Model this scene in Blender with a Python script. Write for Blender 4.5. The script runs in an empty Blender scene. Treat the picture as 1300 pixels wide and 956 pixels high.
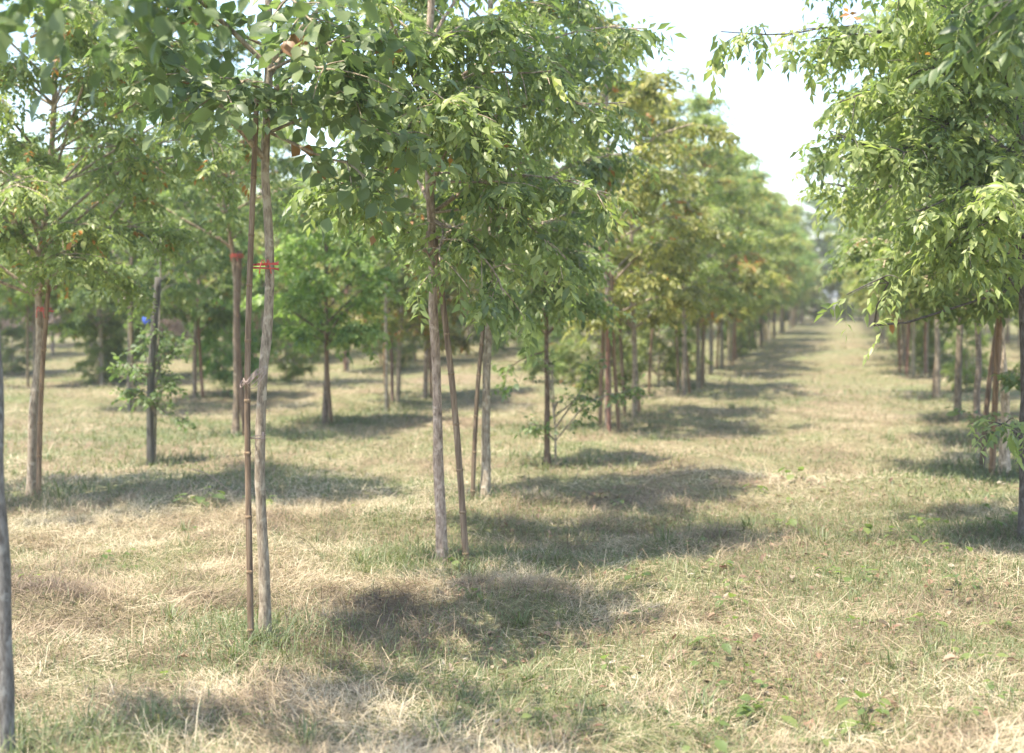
import bpy, math, random
import numpy as np
from mathutils import Vector, Matrix

random.seed(7)
rng = np.random.default_rng(11)
SC = bpy.context.scene
COL = SC.collection

# ------------------------------------------------------------------ camera, sky, sun, exposure
CAM_H, PITCH, FPX = 1.6, math.atan(58 / 1805.0), 1805.0
cam_d = bpy.data.cameras.new('camera')
cam_d.sensor_width = 36.0
cam_d.lens = FPX / 1300 * 36
cam_d.shift_y = -45 / 1300.0
cam_d.clip_start, cam_d.clip_end = 0.1, 3000
cam_d.dof.use_dof = True
cam_d.dof.focus_distance = 7.2
cam_d.dof.aperture_fstop = 2.0
cam = bpy.data.objects.new('camera', cam_d)
cam.location = (0, 0, CAM_H)
cam.rotation_euler = (math.pi / 2 - PITCH, 0, 0)
COL.objects.link(cam)
SC.camera = cam

SUN_AZ = (-0.84, -0.52)
SUN_EL = math.radians(69)
world = bpy.data.worlds.new('World')
SC.world = world
world.use_nodes = True
wn = world.node_tree
sky = wn.nodes.new('ShaderNodeTexSky')
sky.sky_type = 'NISHITA'
sky.sun_disc = False
sky.sun_elevation = SUN_EL
sky.sun_rotation = math.atan2(SUN_AZ[0], SUN_AZ[1])
sky.air_density = 1.0
sky.dust_density = 1.6
sky.ozone_density = 1.0
bg = wn.nodes['Background']
bg.inputs['Strength'].default_value = 0.15
wn.links.new(sky.outputs[0], bg.inputs['Color'])

sun_d = bpy.data.lights.new('sun', 'SUN')
sun_d.energy = 3.6
sun_d.angle = math.radians(0.55)
sun_d.color = (1.0, 0.92, 0.77)
sun = bpy.data.objects.new('sun', sun_d)
_n = math.hypot(*SUN_AZ)
sv = Vector((SUN_AZ[0] / _n * math.cos(SUN_EL), SUN_AZ[1] / _n * math.cos(SUN_EL), math.sin(SUN_EL)))
sun.rotation_euler = sv.to_track_quat('Z', 'Y').to_euler()
sun.location = (0, 0, 30)
COL.objects.link(sun)

SC.view_settings.view_transform = 'Standard'
SC.view_settings.look = 'None'
SC.view_settings.exposure = 1.72
SC.view_settings.gamma = 1.0
SC.view_settings.use_curve_mapping = False
SC.render.engine = 'CYCLES'
cy = SC.cycles
cy.use_denoising = True
cy.max_bounces = 7
cy.diffuse_bounces = 3
cy.transmission_bounces = 5
cy.glossy_bounces = 2
cy.transparent_max_bounces = 8
cy.volume_bounces = 0

# ------------------------------------------------------------------ small maths
def at(px, py, z):
    """pixel of the photograph + depth (world Y) -> world point"""
    u, v = (px - 650) / FPX, (433 - py) / FPX
    dy = math.cos(PITCH) + v * math.sin(PITCH)
    dz = -math.sin(PITCH) + v * math.cos(PITCH)
    t = z / dy
    return np.array([u * t, z, CAM_H + dz * t])

def to_px(p):
    p = np.asarray(p, float)
    y, z = p[..., 1], p[..., 2] - CAM_H
    d = y * math.cos(PITCH) - z * math.sin(PITCH)
    up = y * math.sin(PITCH) + z * math.cos(PITCH)
    d = np.maximum(d, 0.05)
    return 650 + FPX * p[..., 0] / d, 433 - FPX * up / d, d

def _hash(ix, iy, s):
    h = (ix * 374761393 + iy * 668265263 + s * 974634777) & 0xFFFFFFFF
    h = ((h ^ (h >> 13)) * 1274126177) & 0xFFFFFFFF
    return ((h ^ (h >> 16)) & 0xFFFF) / 65535.0

def vnoise(x, y, scale, seed=0):
    x, y = np.asarray(x, float) / scale, np.asarray(y, float) / scale
    ix, iy = np.floor(x).astype(np.int64), np.floor(y).astype(np.int64)
    fx, fy = x - ix, y - iy
    fx, fy = fx * fx * (3 - 2 * fx), fy * fy * (3 - 2 * fy)
    a, b = _hash(ix, iy, seed), _hash(ix + 1, iy, seed)
    c, d = _hash(ix, iy + 1, seed), _hash(ix + 1, iy + 1, seed)
    return (a * (1 - fx) + b * fx) * (1 - fy) + (c * (1 - fx) + d * fx) * fy

def height(x, y):
    x, y = np.asarray(x, float), np.asarray(y, float)
    fade = np.clip(1.3 - np.hypot(x, y) / 90.0, 0, 1)
    h = (vnoise(x, y, 5.0, 1) - .5) * .10 + (vnoise(x, y, 1.3, 2) - .5) * .06 + (vnoise(x, y, .45, 3) - .5) * .06 + np.maximum(vnoise(x, y, .9, 4) - .62, 0) * .25
    return h * fade

def unit(v):
    v = np.asarray(v, float)
    return v / np.maximum(np.linalg.norm(v, axis=-1, keepdims=True), 1e-9)

# ------------------------------------------------------------------ mesh helpers
def mesh_np(name, V, F, mat, var=None, smooth=False):
    """V (n,3), F (m,3 or 4) -> mesh data, fast"""
    me = bpy.data.meshes.new(name)
    V = np.ascontiguousarray(V, dtype=np.float32)
    F = np.ascontiguousarray(F, dtype=np.int32)
    k = F.shape[1]
    me.vertices.add(len(V)); me.vertices.foreach_set('co', V.ravel())
    me.loops.add(F.size); me.loops.foreach_set('vertex_index', F.ravel())
    me.polygons.add(len(F)); me.polygons.foreach_set('loop_start', np.arange(0, F.size, k, dtype=np.int32))
    if smooth:
        me.polygons.foreach_set('use_smooth', np.ones(len(F), dtype=bool))
    if var is not None:
        a = me.attributes.new('var', 'FLOAT', 'POINT')
        a.data.foreach_set('value', np.ascontiguousarray(var, dtype=np.float32))
    me.materials.append(mat)
    me.update(calc_edges=True)
    return me

class Tubes:
    """collects tapered tubes (quads) into one mesh"""
    def __init__(s): s.V, s.F, s.n = [], [], 0
    def add(s, pts, rad, sides=6, wob=0.0):
        pts = np.asarray(pts, float); rad = np.asarray(rad, float)
        k = len(pts)
        tan = unit(np.gradient(pts, axis=0))
        ref = np.array([1., 0, 0]) if abs(tan[0][0]) < .8 else np.array([0, 1., 0])
        ang = np.arange(sides) / sides * 2 * math.pi
        rings = []
        for i in range(k):
            a = unit(np.cross(tan[i], ref)); b = np.cross(tan[i], a); ref = -b if False else ref
            rr = rad[i] * (1 + (rng.random(sides) - .5) * wob)
            rings.append(pts[i] + (np.cos(ang) * rr)[:, None] * a + (np.sin(ang) * rr)[:, None] * b)
        s.V.append(np.concatenate(rings))
        j = np.arange(sides); jn = (j + 1) % sides
        for i in range(k - 1):
            o = s.n + i * sides
            s.F.append(np.stack([o + j, o + jn, o + sides + jn, o + sides + j], 1))
        # end cap (fan of quads collapsed onto the first vertex)
        o = s.n + (k - 1) * sides
        for q in range(1, sides - 1, 2):
            s.F.append(np.array([[o, o + q, o + min(q + 1, sides - 1), o + min(q + 2, sides - 1)]]) if q + 2 <= sides - 1
                       else np.array([[o, o + q, o + q + 1, o + q + 1]]))
        s.n += k * sides
    def mesh(s, name, mat, smooth=True):
        F = np.concatenate(s.F)
        good = np.array([len(set(f)) == 4 for f in F.tolist()])
        tri = F[~good][:, :3]
        me = bpy.data.meshes.new(name)
        me.from_pydata(np.concatenate(s.V).tolist(), [], F[good].tolist() + tri.tolist())
        me.materials.append(mat)
        if smooth: me.polygons.foreach_set('use_smooth', np.ones(len(me.polygons), dtype=bool))
        me.update()
        return me

def link(name, data, parent=None, loc=None, color=None):
    o = bpy.data.objects.new(name, data)
    COL.objects.link(o)
    if parent is not None: o.parent = parent
    if loc is not None: o.location = loc
    if color is not None: o.color = color
    return o

def tag(o, label, cat, group=None):
    o['label'] = label; o['category'] = cat
    if group: o['group'] = group
    return o

def polyline(ctrl, n):
    """Catmull-Rom through control points"""
    c = np.asarray(ctrl, float)
    c = np.vstack([2 * c[0] - c[1], c, 2 * c[-1] - c[-2]])
    m = len(c) - 3
    out = []
    for t in np.linspace(0, m - 1e-6, n):
        i = int(t); f = t - i
        p0, p1, p2, p3 = c[i:i + 4]
        out.append(.5 * (2 * p1 + (p2 - p0) * f + (2 * p0 - 5 * p1 + 4 * p2 - p3) * f * f + (3 * p1 - p0 - 3 * p2 + p3) * f ** 3))
    return np.array(out)

# ------------------------------------------------------------------ materials
def newmat(name):
    m = bpy.data.materials.new(name); m.use_nodes = True
    nt = m.node_tree
    for n in list(nt.nodes): nt.nodes.remove(n)
    return m, nt, nt.nodes.new('ShaderNodeOutputMaterial')

def ramp(nt, stops):
    r = nt.nodes.new('ShaderNodeValToRGB')
    e = r.color_ramp.elements
    while len(e) < len(stops): e.new(.5)
    for i, (p, c) in enumerate(stops):
        e[i].position = p; e[i].color = (*c, 1)
    return r

def leaf_material(name, stops, translucent=.48, rough=.42, tinted=True, trans_gain=(1.22, 1.4, .78)):
    m, nt, out = newmat(name)
    a = nt.nodes.new('ShaderNodeAttribute'); a.attribute_name = 'var'
    r = ramp(nt, stops)
    nt.links.new(a.outputs['Fac'], r.inputs['Fac'])
    colour = r.outputs['Color']
    if tinted:
        oi = nt.nodes.new('ShaderNodeObjectInfo')
        mx = nt.nodes.new('ShaderNodeMix'); mx.data_type = 'RGBA'; mx.blend_type = 'MULTIPLY'; mx.inputs[0].default_value = 1
        nt.links.new(colour, mx.inputs[6]); nt.links.new(oi.outputs['Color'], mx.inputs[7])
        colour = mx.outputs[2]
    tr = nt.nodes.new('ShaderNodeMix'); tr.data_type = 'RGBA'; tr.blend_type = 'MULTIPLY'; tr.inputs[0].default_value = 1
    tr.inputs[7].default_value = (*trans_gain, 1)
    nt.links.new(colour, tr.inputs[6])
    p = nt.nodes.new('ShaderNodeBsdfPrincipled')
    p.inputs['Roughness'].default_value = rough
    p.inputs['Specular IOR Level'].default_value = .5
    nt.links.new(colour, p.inputs['Base Color'])
    t = nt.nodes.new('ShaderNodeBsdfTranslucent')
    nt.links.new(tr.outputs[2], t.inputs['Color'])
    ms = nt.nodes.new('ShaderNodeMixShader'); ms.inputs[0].default_value = translucent
    nt.links.new(p.outputs[0], ms.inputs[1]); nt.links.new(t.outputs[0], ms.inputs[2])
    nt.links.new(ms.outputs[0], out.inputs[0])
    return m

GREEN = [(0, (.080, .118, .062)), (.45, (.195, .245, .098)), (.8, (.310, .350, .145)), (.93, (.38, .39, .165)), (.97, (.33, .16, .05)), (1, (.42, .17, .06))]
M_LEAF = leaf_material('leaf_green', GREEN)
M_STRAW = leaf_material('dry_straw', [(0, (.10, .070, .046)), (.35, (.255, .19, .122)), (.75, (.42, .335, .21)), (1, (.53, .455, .315))], .22, .6, False, (1, 1, 1))
M_GRASS = leaf_material('green_grass', [(0, (.075, .11, .042)), (.5, (.145, .185, .078)), (.85, (.225, .245, .115)), (1, (.31, .285, .15))], .35, .5, False, (1.15, 1.2, .7))
M_BRUSH = leaf_material('dry_brush', [(0, (.11, .075, .055)), (.5, (.19, .135, .095)), (1, (.26, .20, .14))], .15, .7, False, (1, 1, 1))
M_DRYLEAF = leaf_material('dry_leaf', [(0, (.17, .09, .055)), (.5, (.29, .19, .12)), (1, (.46, .40, .31))], .2, .6, False, (1, 1, 1))

def wood_material(name, stops, scale, zs, bump=.3, patches=None):
    m, nt, out = newmat(name)
    tc = nt.nodes.new('ShaderNodeTexCoord')
    mp = nt.nodes.new('ShaderNodeMapping'); mp.inputs['Scale'].default_value = (scale, scale, zs)
    nt.links.new(tc.outputs['Object'], mp.inputs['Vector'])
    n = nt.nodes.new('ShaderNodeTexNoise'); n.inputs['Scale'].default_value = 1; n.inputs['Detail'].default_value = 6; n.inputs['Roughness'].default_value = .65
    nt.links.new(mp.outputs[0], n.inputs['Vector'])
    r = ramp(nt, stops)
    nt.links.new(n.outputs['Fac'], r.inputs['Fac'])
    col = r.outputs['Color']
    if patches:
        n2 = nt.nodes.new('ShaderNodeTexNoise'); n2.inputs['Scale'].default_value = 22; n2.inputs['Detail'].default_value = 3
        nt.links.new(tc.outputs['Object'], n2.inputs['Vector'])
        r2 = ramp(nt, [(.56, (0, 0, 0)), (.66, (1, 1, 1))])
        nt.links.new(n2.outputs['Fac'], r2.inputs['Fac'])
        mx = nt.nodes.new('ShaderNodeMix'); mx.data_type = 'RGBA'
        nt.links.new(r2.outputs['Color'], mx.inputs[0]); nt.links.new(col, mx.inputs[6]); mx.inputs[7].default_value = (*patches, 1)
        col = mx.outputs[2]
    oi = nt.nodes.new('ShaderNodeObjectInfo')
    mt = nt.nodes.new('ShaderNodeMix'); mt.data_type = 'RGBA'; mt.blend_type = 'MULTIPLY'; mt.inputs[0].default_value = 1
    nt.links.new(col, mt.inputs[6]); nt.links.new(oi.outputs['Color'], mt.inputs[7])
    p = nt.nodes.new('ShaderNodeBsdfPrincipled'); p.inputs['Roughness'].default_value = .85
    p.inputs['Specular IOR Level'].default_value = .2
    nt.links.new(mt.outputs[2], p.inputs['Base Color'])
    b = nt.nodes.new('ShaderNodeBump'); b.inputs['Strength'].default_value = bump; b.inputs['Distance'].default_value = .01
    nt.links.new(n.outputs['Fac'], b.inputs['Height']); nt.links.new(b.outputs[0], p.inputs['Normal'])
    nt.links.new(p.outputs[0], out.inputs[0])
    return m

M_BARK = wood_material('bark', [(.30, (.10, .080, .060)), (.48, (.27, .23, .178)), (.68, (.45, .395, .315))], 60, 16, .9, (.44, .395, .315))
M_CANE = wood_material('bamboo_cane', [(.30, (.085, .062, .045)), (.5, (.22, .168, .122)), (.72, (.38, .315, .235))], 70, 4, .5)
M_NODE = wood_material('bamboo_node', [(.3, (.10, .065, .04)), (.7, (.36, .28, .19))], 60, 60, .2)

def plain(name, c, rough=.6):
    m, nt, out = newmat(name)
    tc = nt.nodes.new('ShaderNodeTexCoord')
    n = nt.nodes.new('ShaderNodeTexNoise'); n.inputs['Scale'].default_value = 60
    nt.links.new(tc.outputs['Object'], n.inputs['Vector'])
    r = ramp(nt, [(.3, tuple(x * .75 for x in c)), (.7, tuple(min(1, x * 1.15) for x in c))])
    nt.links.new(n.outputs['Fac'], r.inputs['Fac'])
    p = nt.nodes.new('ShaderNodeBsdfPrincipled'); p.inputs['Roughness'].default_value = rough
    nt.links.new(r.outputs['Color'], p.inputs['Base Color']); nt.links.new(p.outputs[0], out.inputs[0])
    return m

M_RED = plain('red_ribbon', (.62, .10, .08), .45)
M_TWINE = plain('pale_twine', (.42, .31, .26), .7)
M_BLUE = plain('blue_plastic', (.06, .12, .55), .35)

def ground_material():
    m, nt, out = newmat('ground_soil_and_straw')
    tc = nt.nodes.new('ShaderNodeTexCoord')
    def noise(s, d=5, r=.6):
        n = nt.nodes.new('ShaderNodeTexNoise'); n.inputs['Scale'].default_value = s; n.inputs['Detail'].default_value = d; n.inputs['Roughness'].default_value = r
        nt.links.new(tc.outputs['Object'], n.inputs['Vector']); return n
    fine, mid, big = noise(38, 6, .7), noise(1.1, 4), noise(.32, 4)
    straw = ramp(nt, [(.3, (.085, .060, .040)), (.5, (.20, .155, .10)), (.72, (.34, .285, .19))])
    green = ramp(nt, [(.3, (.07, .085, .036)), (.5, (.145, .16, .075)), (.72, (.25, .255, .125))])
    nt.links.new(fine.outputs['Fac'], straw.inputs['Fac']); nt.links.new(fine.outputs['Fac'], green.inputs['Fac'])
    ad = nt.nodes.new('ShaderNodeMath'); ad.operation = 'ADD'
    nt.links.new(mid.outputs['Fac'], ad.inputs[0]); nt.links.new(big.outputs['Fac'], ad.inputs[1])
    msk = ramp(nt, [(.40, (0, 0, 0)), (.60, (1, 1, 1))])
    hf = nt.nodes.new('ShaderNodeMath'); hf.operation = 'MULTIPLY'; hf.inputs[1].default_value = .5
    nt.links.new(ad.outputs[0], hf.inputs[0]); nt.links.new(hf.outputs[0], msk.inputs['Fac'])
    mx = nt.nodes.new('ShaderNodeMix'); mx.data_type = 'RGBA'
    nt.links.new(msk.outputs['Color'], mx.inputs[0]); nt.links.new(straw.outputs['Color'], mx.inputs[6]); nt.links.new(green.outputs['Color'], mx.inputs[7])
    p = nt.nodes.new('ShaderNodeBsdfPrincipled'); p.inputs['Roughness'].default_value = .95; p.inputs['Specular IOR Level'].default_value = .1
    nt.links.new(mx.outputs[2], p.inputs['Base Color'])
    b = nt.nodes.new('ShaderNodeBump'); b.inputs['Strength'].default_value = .6; b.inputs['Distance'].default_value = .03
    nt.links.new(fine.outputs['Fac'], b.inputs['Height']); nt.links.new(b.outputs[0], p.inputs['Normal'])
    nt.links.new(p.outputs[0], out.inputs[0])
    return m
M_GROUND = ground_material()

# ------------------------------------------------------------------ ground sheet
def axis(lo, d0, d1, hi, step):
    core = np.arange(d0, d1 + step / 2, step)
    def grow(a, b):
        out, s, x = [], step, a
        sg = 1 if b > a else -1
        while abs(x - a) < abs(b - a):
            s *= 1.18; x += sg * s; out.append(x)
        return out
    return np.array(grow(d0, lo)[::-1] + core.tolist() + grow(d1, hi))

gx, gy = axis(-700, -7, 7, 700, .11), axis(-60, 2, 22, 1400, .11)
GX, GY = np.meshgrid(gx, gy)
gv = np.stack([GX.ravel(), GY.ravel(), height(GX, GY).ravel()], 1)
nx, ny = len(gx), len(gy)
ii = (np.arange(ny - 1)[:, None] * nx + np.arange(nx - 1)[None]).ravel()
gf = np.stack([ii, ii + 1, ii + nx + 1, ii + nx], 1)
ground = link('ground', mesh_np('ground', gv, gf, M_GROUND, smooth=True))
ground['kind'] = 'structure'

# ------------------------------------------------------------------ leaves
# unit leaf: along +Y, width along X, gentle fold and droop
def leaf_shape(rich):
    if rich == 2:
        V = np.array([[0, 0, 0], [-.45, .42, .07], [0, .45, 0], [.45, .42, .07], [0, 1.0, -.12]])
        F = np.array([[0, 2, 1], [0, 3, 2], [1, 2, 4], [2, 3, 4]])
    elif rich:
        V = np.array([[0, 0, 0], [-.40, .30, .07], [0, .33, 0], [.40, .30, .07], [-.42, .62, .03], [0, .66, -.04], [.42, .62, .03], [0, 1.0, -.14]])
        F = np.array([[0, 2, 1], [0, 3, 2], [1, 2, 5], [1, 5, 4], [2, 3, 6], [2, 6, 5], [4, 5, 7], [5, 6, 7]])
    else:
        V = np.array([[0, 0, 0], [-.45, .45, .06], [.45, .45, .06], [0, 1, -.1]])
        F = np.array([[0, 3, 1], [0, 2, 3]])
    return V, F

def leaf_batch(P, A, N, L, W, var, rich):
    V0, F0 = leaf_shape(rich)
    A = unit(A); S = unit(np.cross(A, N)); N = np.cross(S, A)
    V = (P[:, None, :] + S[:, None, :] * (V0[None, :, 0:1] * W[:, None, None]) + A[:, None, :] * (V0[None, :, 1:2] * L[:, None, None])
         + N[:, None, :] * (V0[None, :, 2:3] * L[:, None, None]))
    k = len(V0)
    F = F0[None] + (np.arange(len(P)) * k)[:, None, None]
    return V.reshape(-1, 3), F.reshape(-1, 3), np.repeat(var, k)

LEAF_VARIANTS = []
for q, vv in enumerate((.12, .3, .45, .6, .78, .9, .99)):
    V, F = leaf_shape(True)
    LEAF_VARIANTS.append((vv, mesh_np('leaf', V, F, M_LEAF, np.full(len(V), vv))))

# ------------------------------------------------------------------ trees
STYLE = {  # leaflet length, width, number, rachis length, droop
    'pinnate': dict(L=.078, W=.035, n=8, R=.19, droop=.55),
    'fine': dict(L=.058, W=.029, n=9, R=.17, droop=.45),
    'broad': dict(L=.082, W=.060, n=5, R=.20, droop=.35),
    'small': dict(L=.050, W=.030, n=5, R=.11, droop=.25),
    'dense': dict(L=.075, W=.042, n=7, R=.15, droop=.40),
}

def grow(trunk, radii, crown, style, rich, n_branch, twigs, leaves_per_twig, sprays=(), hue=0.0, orange=.003, up=.25):
    """trunk: local polyline. crown = (bottom, top, radius, cx, cy). Returns wood pieces and leaflets"""
    st = STYLE[style]
    b, t, R, cx, cy = crown
    H = trunk[:, 2]
    def on_trunk(h):
        h = min(max(h, H[0]), H[-1])
        return np.array([np.interp(h, H, trunk[:, i]) for i in range(3)])
    branches, comp_p, comp_d = [], [], []
    def leaf_up_twig(pts, m):
        d = unit(np.gradient(pts, axis=0))
        for s in np.linspace(.12, 1, m):
            i = min(int(s * (len(pts) - 1)), len(pts) - 1)
            side = rng.normal(size=3); side[2] *= .4
            comp_p.append(pts[i] + rng.normal(size=3) * .012)
            comp_d.append(unit(d[i] * .65 + unit(side) * .75 + np.array([0, 0, -st['droop'] * (.4 + rng.random())])))
    def make_branch(s, e, r0, ntw, lpt, sag=.5, tl=1.0):
        dv = e - s; ln = np.linalg.norm(dv)
        mid = s + dv * .5 + np.array([0, 0, ln * .13 * sag]) + rng.normal(size=3) * ln * .05
        q3 = s + dv * .8 + np.array([0, 0, ln * .08 * sag]) + rng.normal(size=3) * ln * .03
        pts = polyline([s, mid, q3, e], 9)
        tub = [(pts, np.linspace(r0, .0035, 9))]
        d = unit(np.gradient(pts, axis=0))
        for k in range(ntw):
            f = .22 + .78 * (k + rng.random()) / ntw
            i = min(int(f * 8), 8)
            side = unit(np.cross(d[i], [0, 0, 1])) * (1 if k % 2 else -1)
            tdv = unit(d[i] * .7 + side * (.5 + .6 * rng.random()) + np.array([0, 0, rng.normal() * .35 + .10]))
            l = (.20 + .28 * rng.random()) * tl * (.45 if style == 'small' else 1) * (1.05 - .3 * f)
            tp = np.array([pts[i] + tdv * l * u + np.array([0, 0, -.30 * l * u * u]) for u in np.linspace(0, 1, 5)])
            tub.append((tp, np.linspace(.0045, .0018, 5)))
            leaf_up_twig(tp, lpt)
        leaf_up_twig(pts[5:], max(2, lpt // 2))
        branches.append(tub)
    ph = rng.random() * 6.28
    for k in range(n_branch):
        f = (k + rng.random() * .8) / n_branch
        prof = (math.sin(min(1, f / .38) * math.pi / 2) * .45 + .55) if f < .38 else math.cos((f - .38) / .62 * 1.32)
        ph += 2.4 + rng.normal() * .35
        rr = R * prof * (.62 + .48 * rng.random())
        ht = b + (t - b) * f + .08
        hs = max(b * .92, ht - rr * (up + .35 * rng.random()) - .1)
        s = on_trunk(hs)
        e = np.array([cx * f + s[0] + math.cos(ph) * rr, cy * f + s[1] + math.sin(ph) * rr, ht - .05 * rr + rng.normal() * .08])
        make_branch(s, e, .010 + .006 * (1 - f), twigs, leaves_per_twig, 1.0)
    make_branch(on_trunk(t - .5), np.array([trunk[-1][0], trunk[-1][1], t]) + rng.normal(size=3) * .05, .008, twigs, leaves_per_twig)
    for (s, e, ntw, lpt, sag) in sprays:
        make_branch(np.asarray(s, float), np.asarray(e, float), .009, ntw, lpt, sag, .7)
    # leaflets
    CP, CD = np.array(comp_p), np.array(comp_d)
    m, n = len(CP), st['n']
    Rl = st['R'] * (.75 + .5 * rng.random(m))
    u = (np.arange(n) + .6) / n
    sgn = np.where(np.arange(n) % 2, 1., -1.); sgn[-1] = 0
    side = unit(np.cross(CD, np.array([0, 0, 1.]) + rng.normal(size=(m, 3)) * .35))
    pos = CP[:, None] + CD[:, None] * (u[None, :, None] * Rl[:, None, None])
    pos[..., 2] -= (u[None] ** 2) * Rl[:, None] * .25 * st['droop']
    ax = CD[:, None] * (.45 + .9 * (sgn == 0))[None, :, None] + side[:, None] * sgn[None, :, None] * .85 + np.array([0, 0, -st['droop']]) * .75
    ax = ax + rng.normal(size=ax.shape) * .20
    nr = np.array([0, 0, 1.]) + rng.normal(size=ax.shape) * .5 + CD[:, None] * .25
    P, A, N = pos.reshape(-1, 3), ax.reshape(-1, 3), nr.reshape(-1, 3)
    k = len(P)
    sc = np.repeat(.68 + .62 * rng.random(m), n) * (.78 + .42 * rng.random(k))
    var = np.clip(np.repeat(rng.normal(.48 + hue, .17, m), n) + rng.normal(0, .09, k), 0, .92)
    var[np.repeat(rng.random(m) < orange, n) & (rng.random(k) < .7)] = .98
    return branches, (P, unit(A), N, st['L'] * sc, st['W'] * sc, var), (CP, CD, Rl)

def wood_mesh(parts, sides=5):
    tb = Tubes()
    for pts, r in parts: tb.add(pts, r, sides)
    return tb

def build_tree(name, base, trunk, radii, crown, style, label, group=None, rich=True, n_branch=16, twigs=8, lpt=5, sprays=(), tint=(1, 1, 1),
               bark=(1, 1, 1), hue=0., orange=.003, single_leaves=0, up=.25, cat='tree'):
    root = link(name, None, loc=base)
    root.empty_display_size = .2
    tag(root, label, cat, group)
    br, leaves, comp = grow(trunk, radii, crown, style, rich, n_branch, twigs, lpt, sprays, hue, orange, up)
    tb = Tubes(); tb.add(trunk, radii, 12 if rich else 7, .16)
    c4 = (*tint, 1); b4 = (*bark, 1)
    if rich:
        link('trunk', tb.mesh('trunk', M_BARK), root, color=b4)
        for tub in br:
            t = Tubes()
            for pts, r in tub: t.add(pts, r, 5)
            link('branch', t.mesh('branch', M_BARK), root, color=b4)
    else:
        for tub in br:
            for j, (pts, r) in enumerate(tub):
                if j == 0: tb.add(pts[::2], r[::2], 4)
        link('trunk', tb.mesh('trunk', M_BARK), root, color=b4)
    P, A, N, L, W, var = leaves
    keep = np.ones(len(P), bool)
    chosen = []
    if single_leaves:
        bx = np.array(base)
        X, Y, D = to_px(P + bx)
        ok = (X > 5) & (X < 1295) & (Y > 3) & (Y < 860)
        S = unit(np.cross(A, N)); Nn = np.cross(S, A)
        face = np.abs((unit(P + bx - np.array([0, 0, CAM_H])) * Nn).sum(1))
        score = np.where(ok, L * W / D ** 3 * (.3 + face), -1)
        idx = np.argsort(-score)[:single_leaves]
        chosen = [i for i in idx if score[i] > 0]
        keep[chosen] = False
    V, F, vv = leaf_batch(P[keep], A[keep], N[keep], L[keep], W[keep], var[keep], 2 if rich else 0)
    cr = link('crown', mesh_np('crown', V, F, M_LEAF, vv), root, color=c4)
    cr['kind'] = 'stuff'
    if rich:   # leaf stalks, thin
        CP, CD, Rl = comp
        e = CP + CD * Rl[:, None]; e[:, 2] -= Rl * .12
        sd = unit(np.cross(CD, [0, 0, 1.])) * .0016
        n = len(CP); i = np.arange(n) * 3
        V = np.stack([CP - sd, CP + sd, e], 1).reshape(-1, 3)
        s = link('leaf_stalks', mesh_np('leaf_stalks', V, np.stack([i, i + 1, i + 2], 1), M_LEAF, np.full(n * 3, .8)), cr, color=c4)
        s['kind'] = 'stuff'; s.name = 'stalk'
    for i in chosen:
        s = unit(np.cross(A[i], N[i])); nn = np.cross(s, A[i])
        me = min(LEAF_VARIANTS, key=lambda v: abs(v[0] - var[i]))[1]
        o = link('leaf', me, cr, color=c4)
        M = Matrix.Identity(4)
        for r in range(3):
            M[r][0], M[r][1], M[r][2], M[r][3] = s[r] * W[i], A[i][r] * L[i], nn[r] * L[i], P[i][r]
        o.matrix_basis = M
    return root

def base_at(px, py):
    """ground point under a pixel"""
    dz = -math.sin(PITCH) + (433 - py) / FPX * math.cos(PITCH)
    dy = math.cos(PITCH) + (433 - py) / FPX * math.sin(PITCH)
    z = CAM_H / -dz * dy
    x = at(px, py, z)[0]
    return np.array([x, z, float(height(x, z))])

TREES = []      # (x, y) of everything that stands, for the grass
def px_trunk(pix, z, r0, r1, top=None, n=26):
    """trunk polyline read off the photograph at depth z; returns base, local points, radii"""
    w = [at(px, py, z) for px, py in pix]
    b = w[0].copy(); b[2] = float(height(b[0], b[1]))
    w[0][2] = b[2] - .06
    if top is not None: w.append(np.array([w[-1][0] + top[0], z + top[1], top[2]]))
    pts = polyline(w, n) - b
    pts[:, 0] += (vnoise(pts[:, 2] * 3 + b[0] * 9, pts[:, 2] * 0, 1, 5) - .5) * .012
    pts[:, 1] += (vnoise(pts[:, 2] * 3 + b[1] * 9, pts[:, 2] * 0, 1, 6) - .5) * .06
    TREES.append((b[0], b[1]))
    return b, pts, np.linspace(r0, r1, n) * (1 + (np.linspace(1, 0, n) ** 18) * .55) * (1 + (rng.random(n) - .5) * .10)

def cane(base, top, r, label, nodes=True, color=(1, 1, 1), bend=.02, group='bamboo stakes tied to the trees', step=.27):
    base, top = np.asarray(base, float), np.asarray(top, float)
    b = base.copy(); b[2] = float(height(base[0], base[1]))
    d = top - b; ln = np.linalg.norm(d)
    s = b - d / ln * .06
    side = unit(np.cross(d, [0, 1, 0.1]))
    pts = polyline([s - b, d * .5 + side * bend, d], 20)
    root = link('bamboo_stake', None, loc=b); root.empty_display_size = .1
    tag(root, label, 'stake', group)
    t = Tubes(); t.add(pts, np.linspace(r, r * .85, 20), 10, .05)
    c = link('cane', t.mesh('cane', M_CANE), root, color=(*color, 1))
    if nodes:
        h, k = .12, 0
        while h < ln - .04:
            f = h / ln; i = f * 19
            p = np.array([np.interp(i, range(20), pts[:, a]) for a in range(3)])
            tt = unit(d) * .006
            tb = Tubes(); rr = r * (1 - .15 * f)
            tb.add([p - tt * 1.5, p - tt * .4, p + tt * .4, p + tt * 1.5], [rr * .98, rr * 1.16, rr * 1.16, rr * .98], 10)
            link('node', tb.mesh('node', M_NODE), root, color=(*color, 1))
            h += step * (.85 + .3 * random.random())
    TREES.append((b[0], b[1]))
    return root

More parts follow.
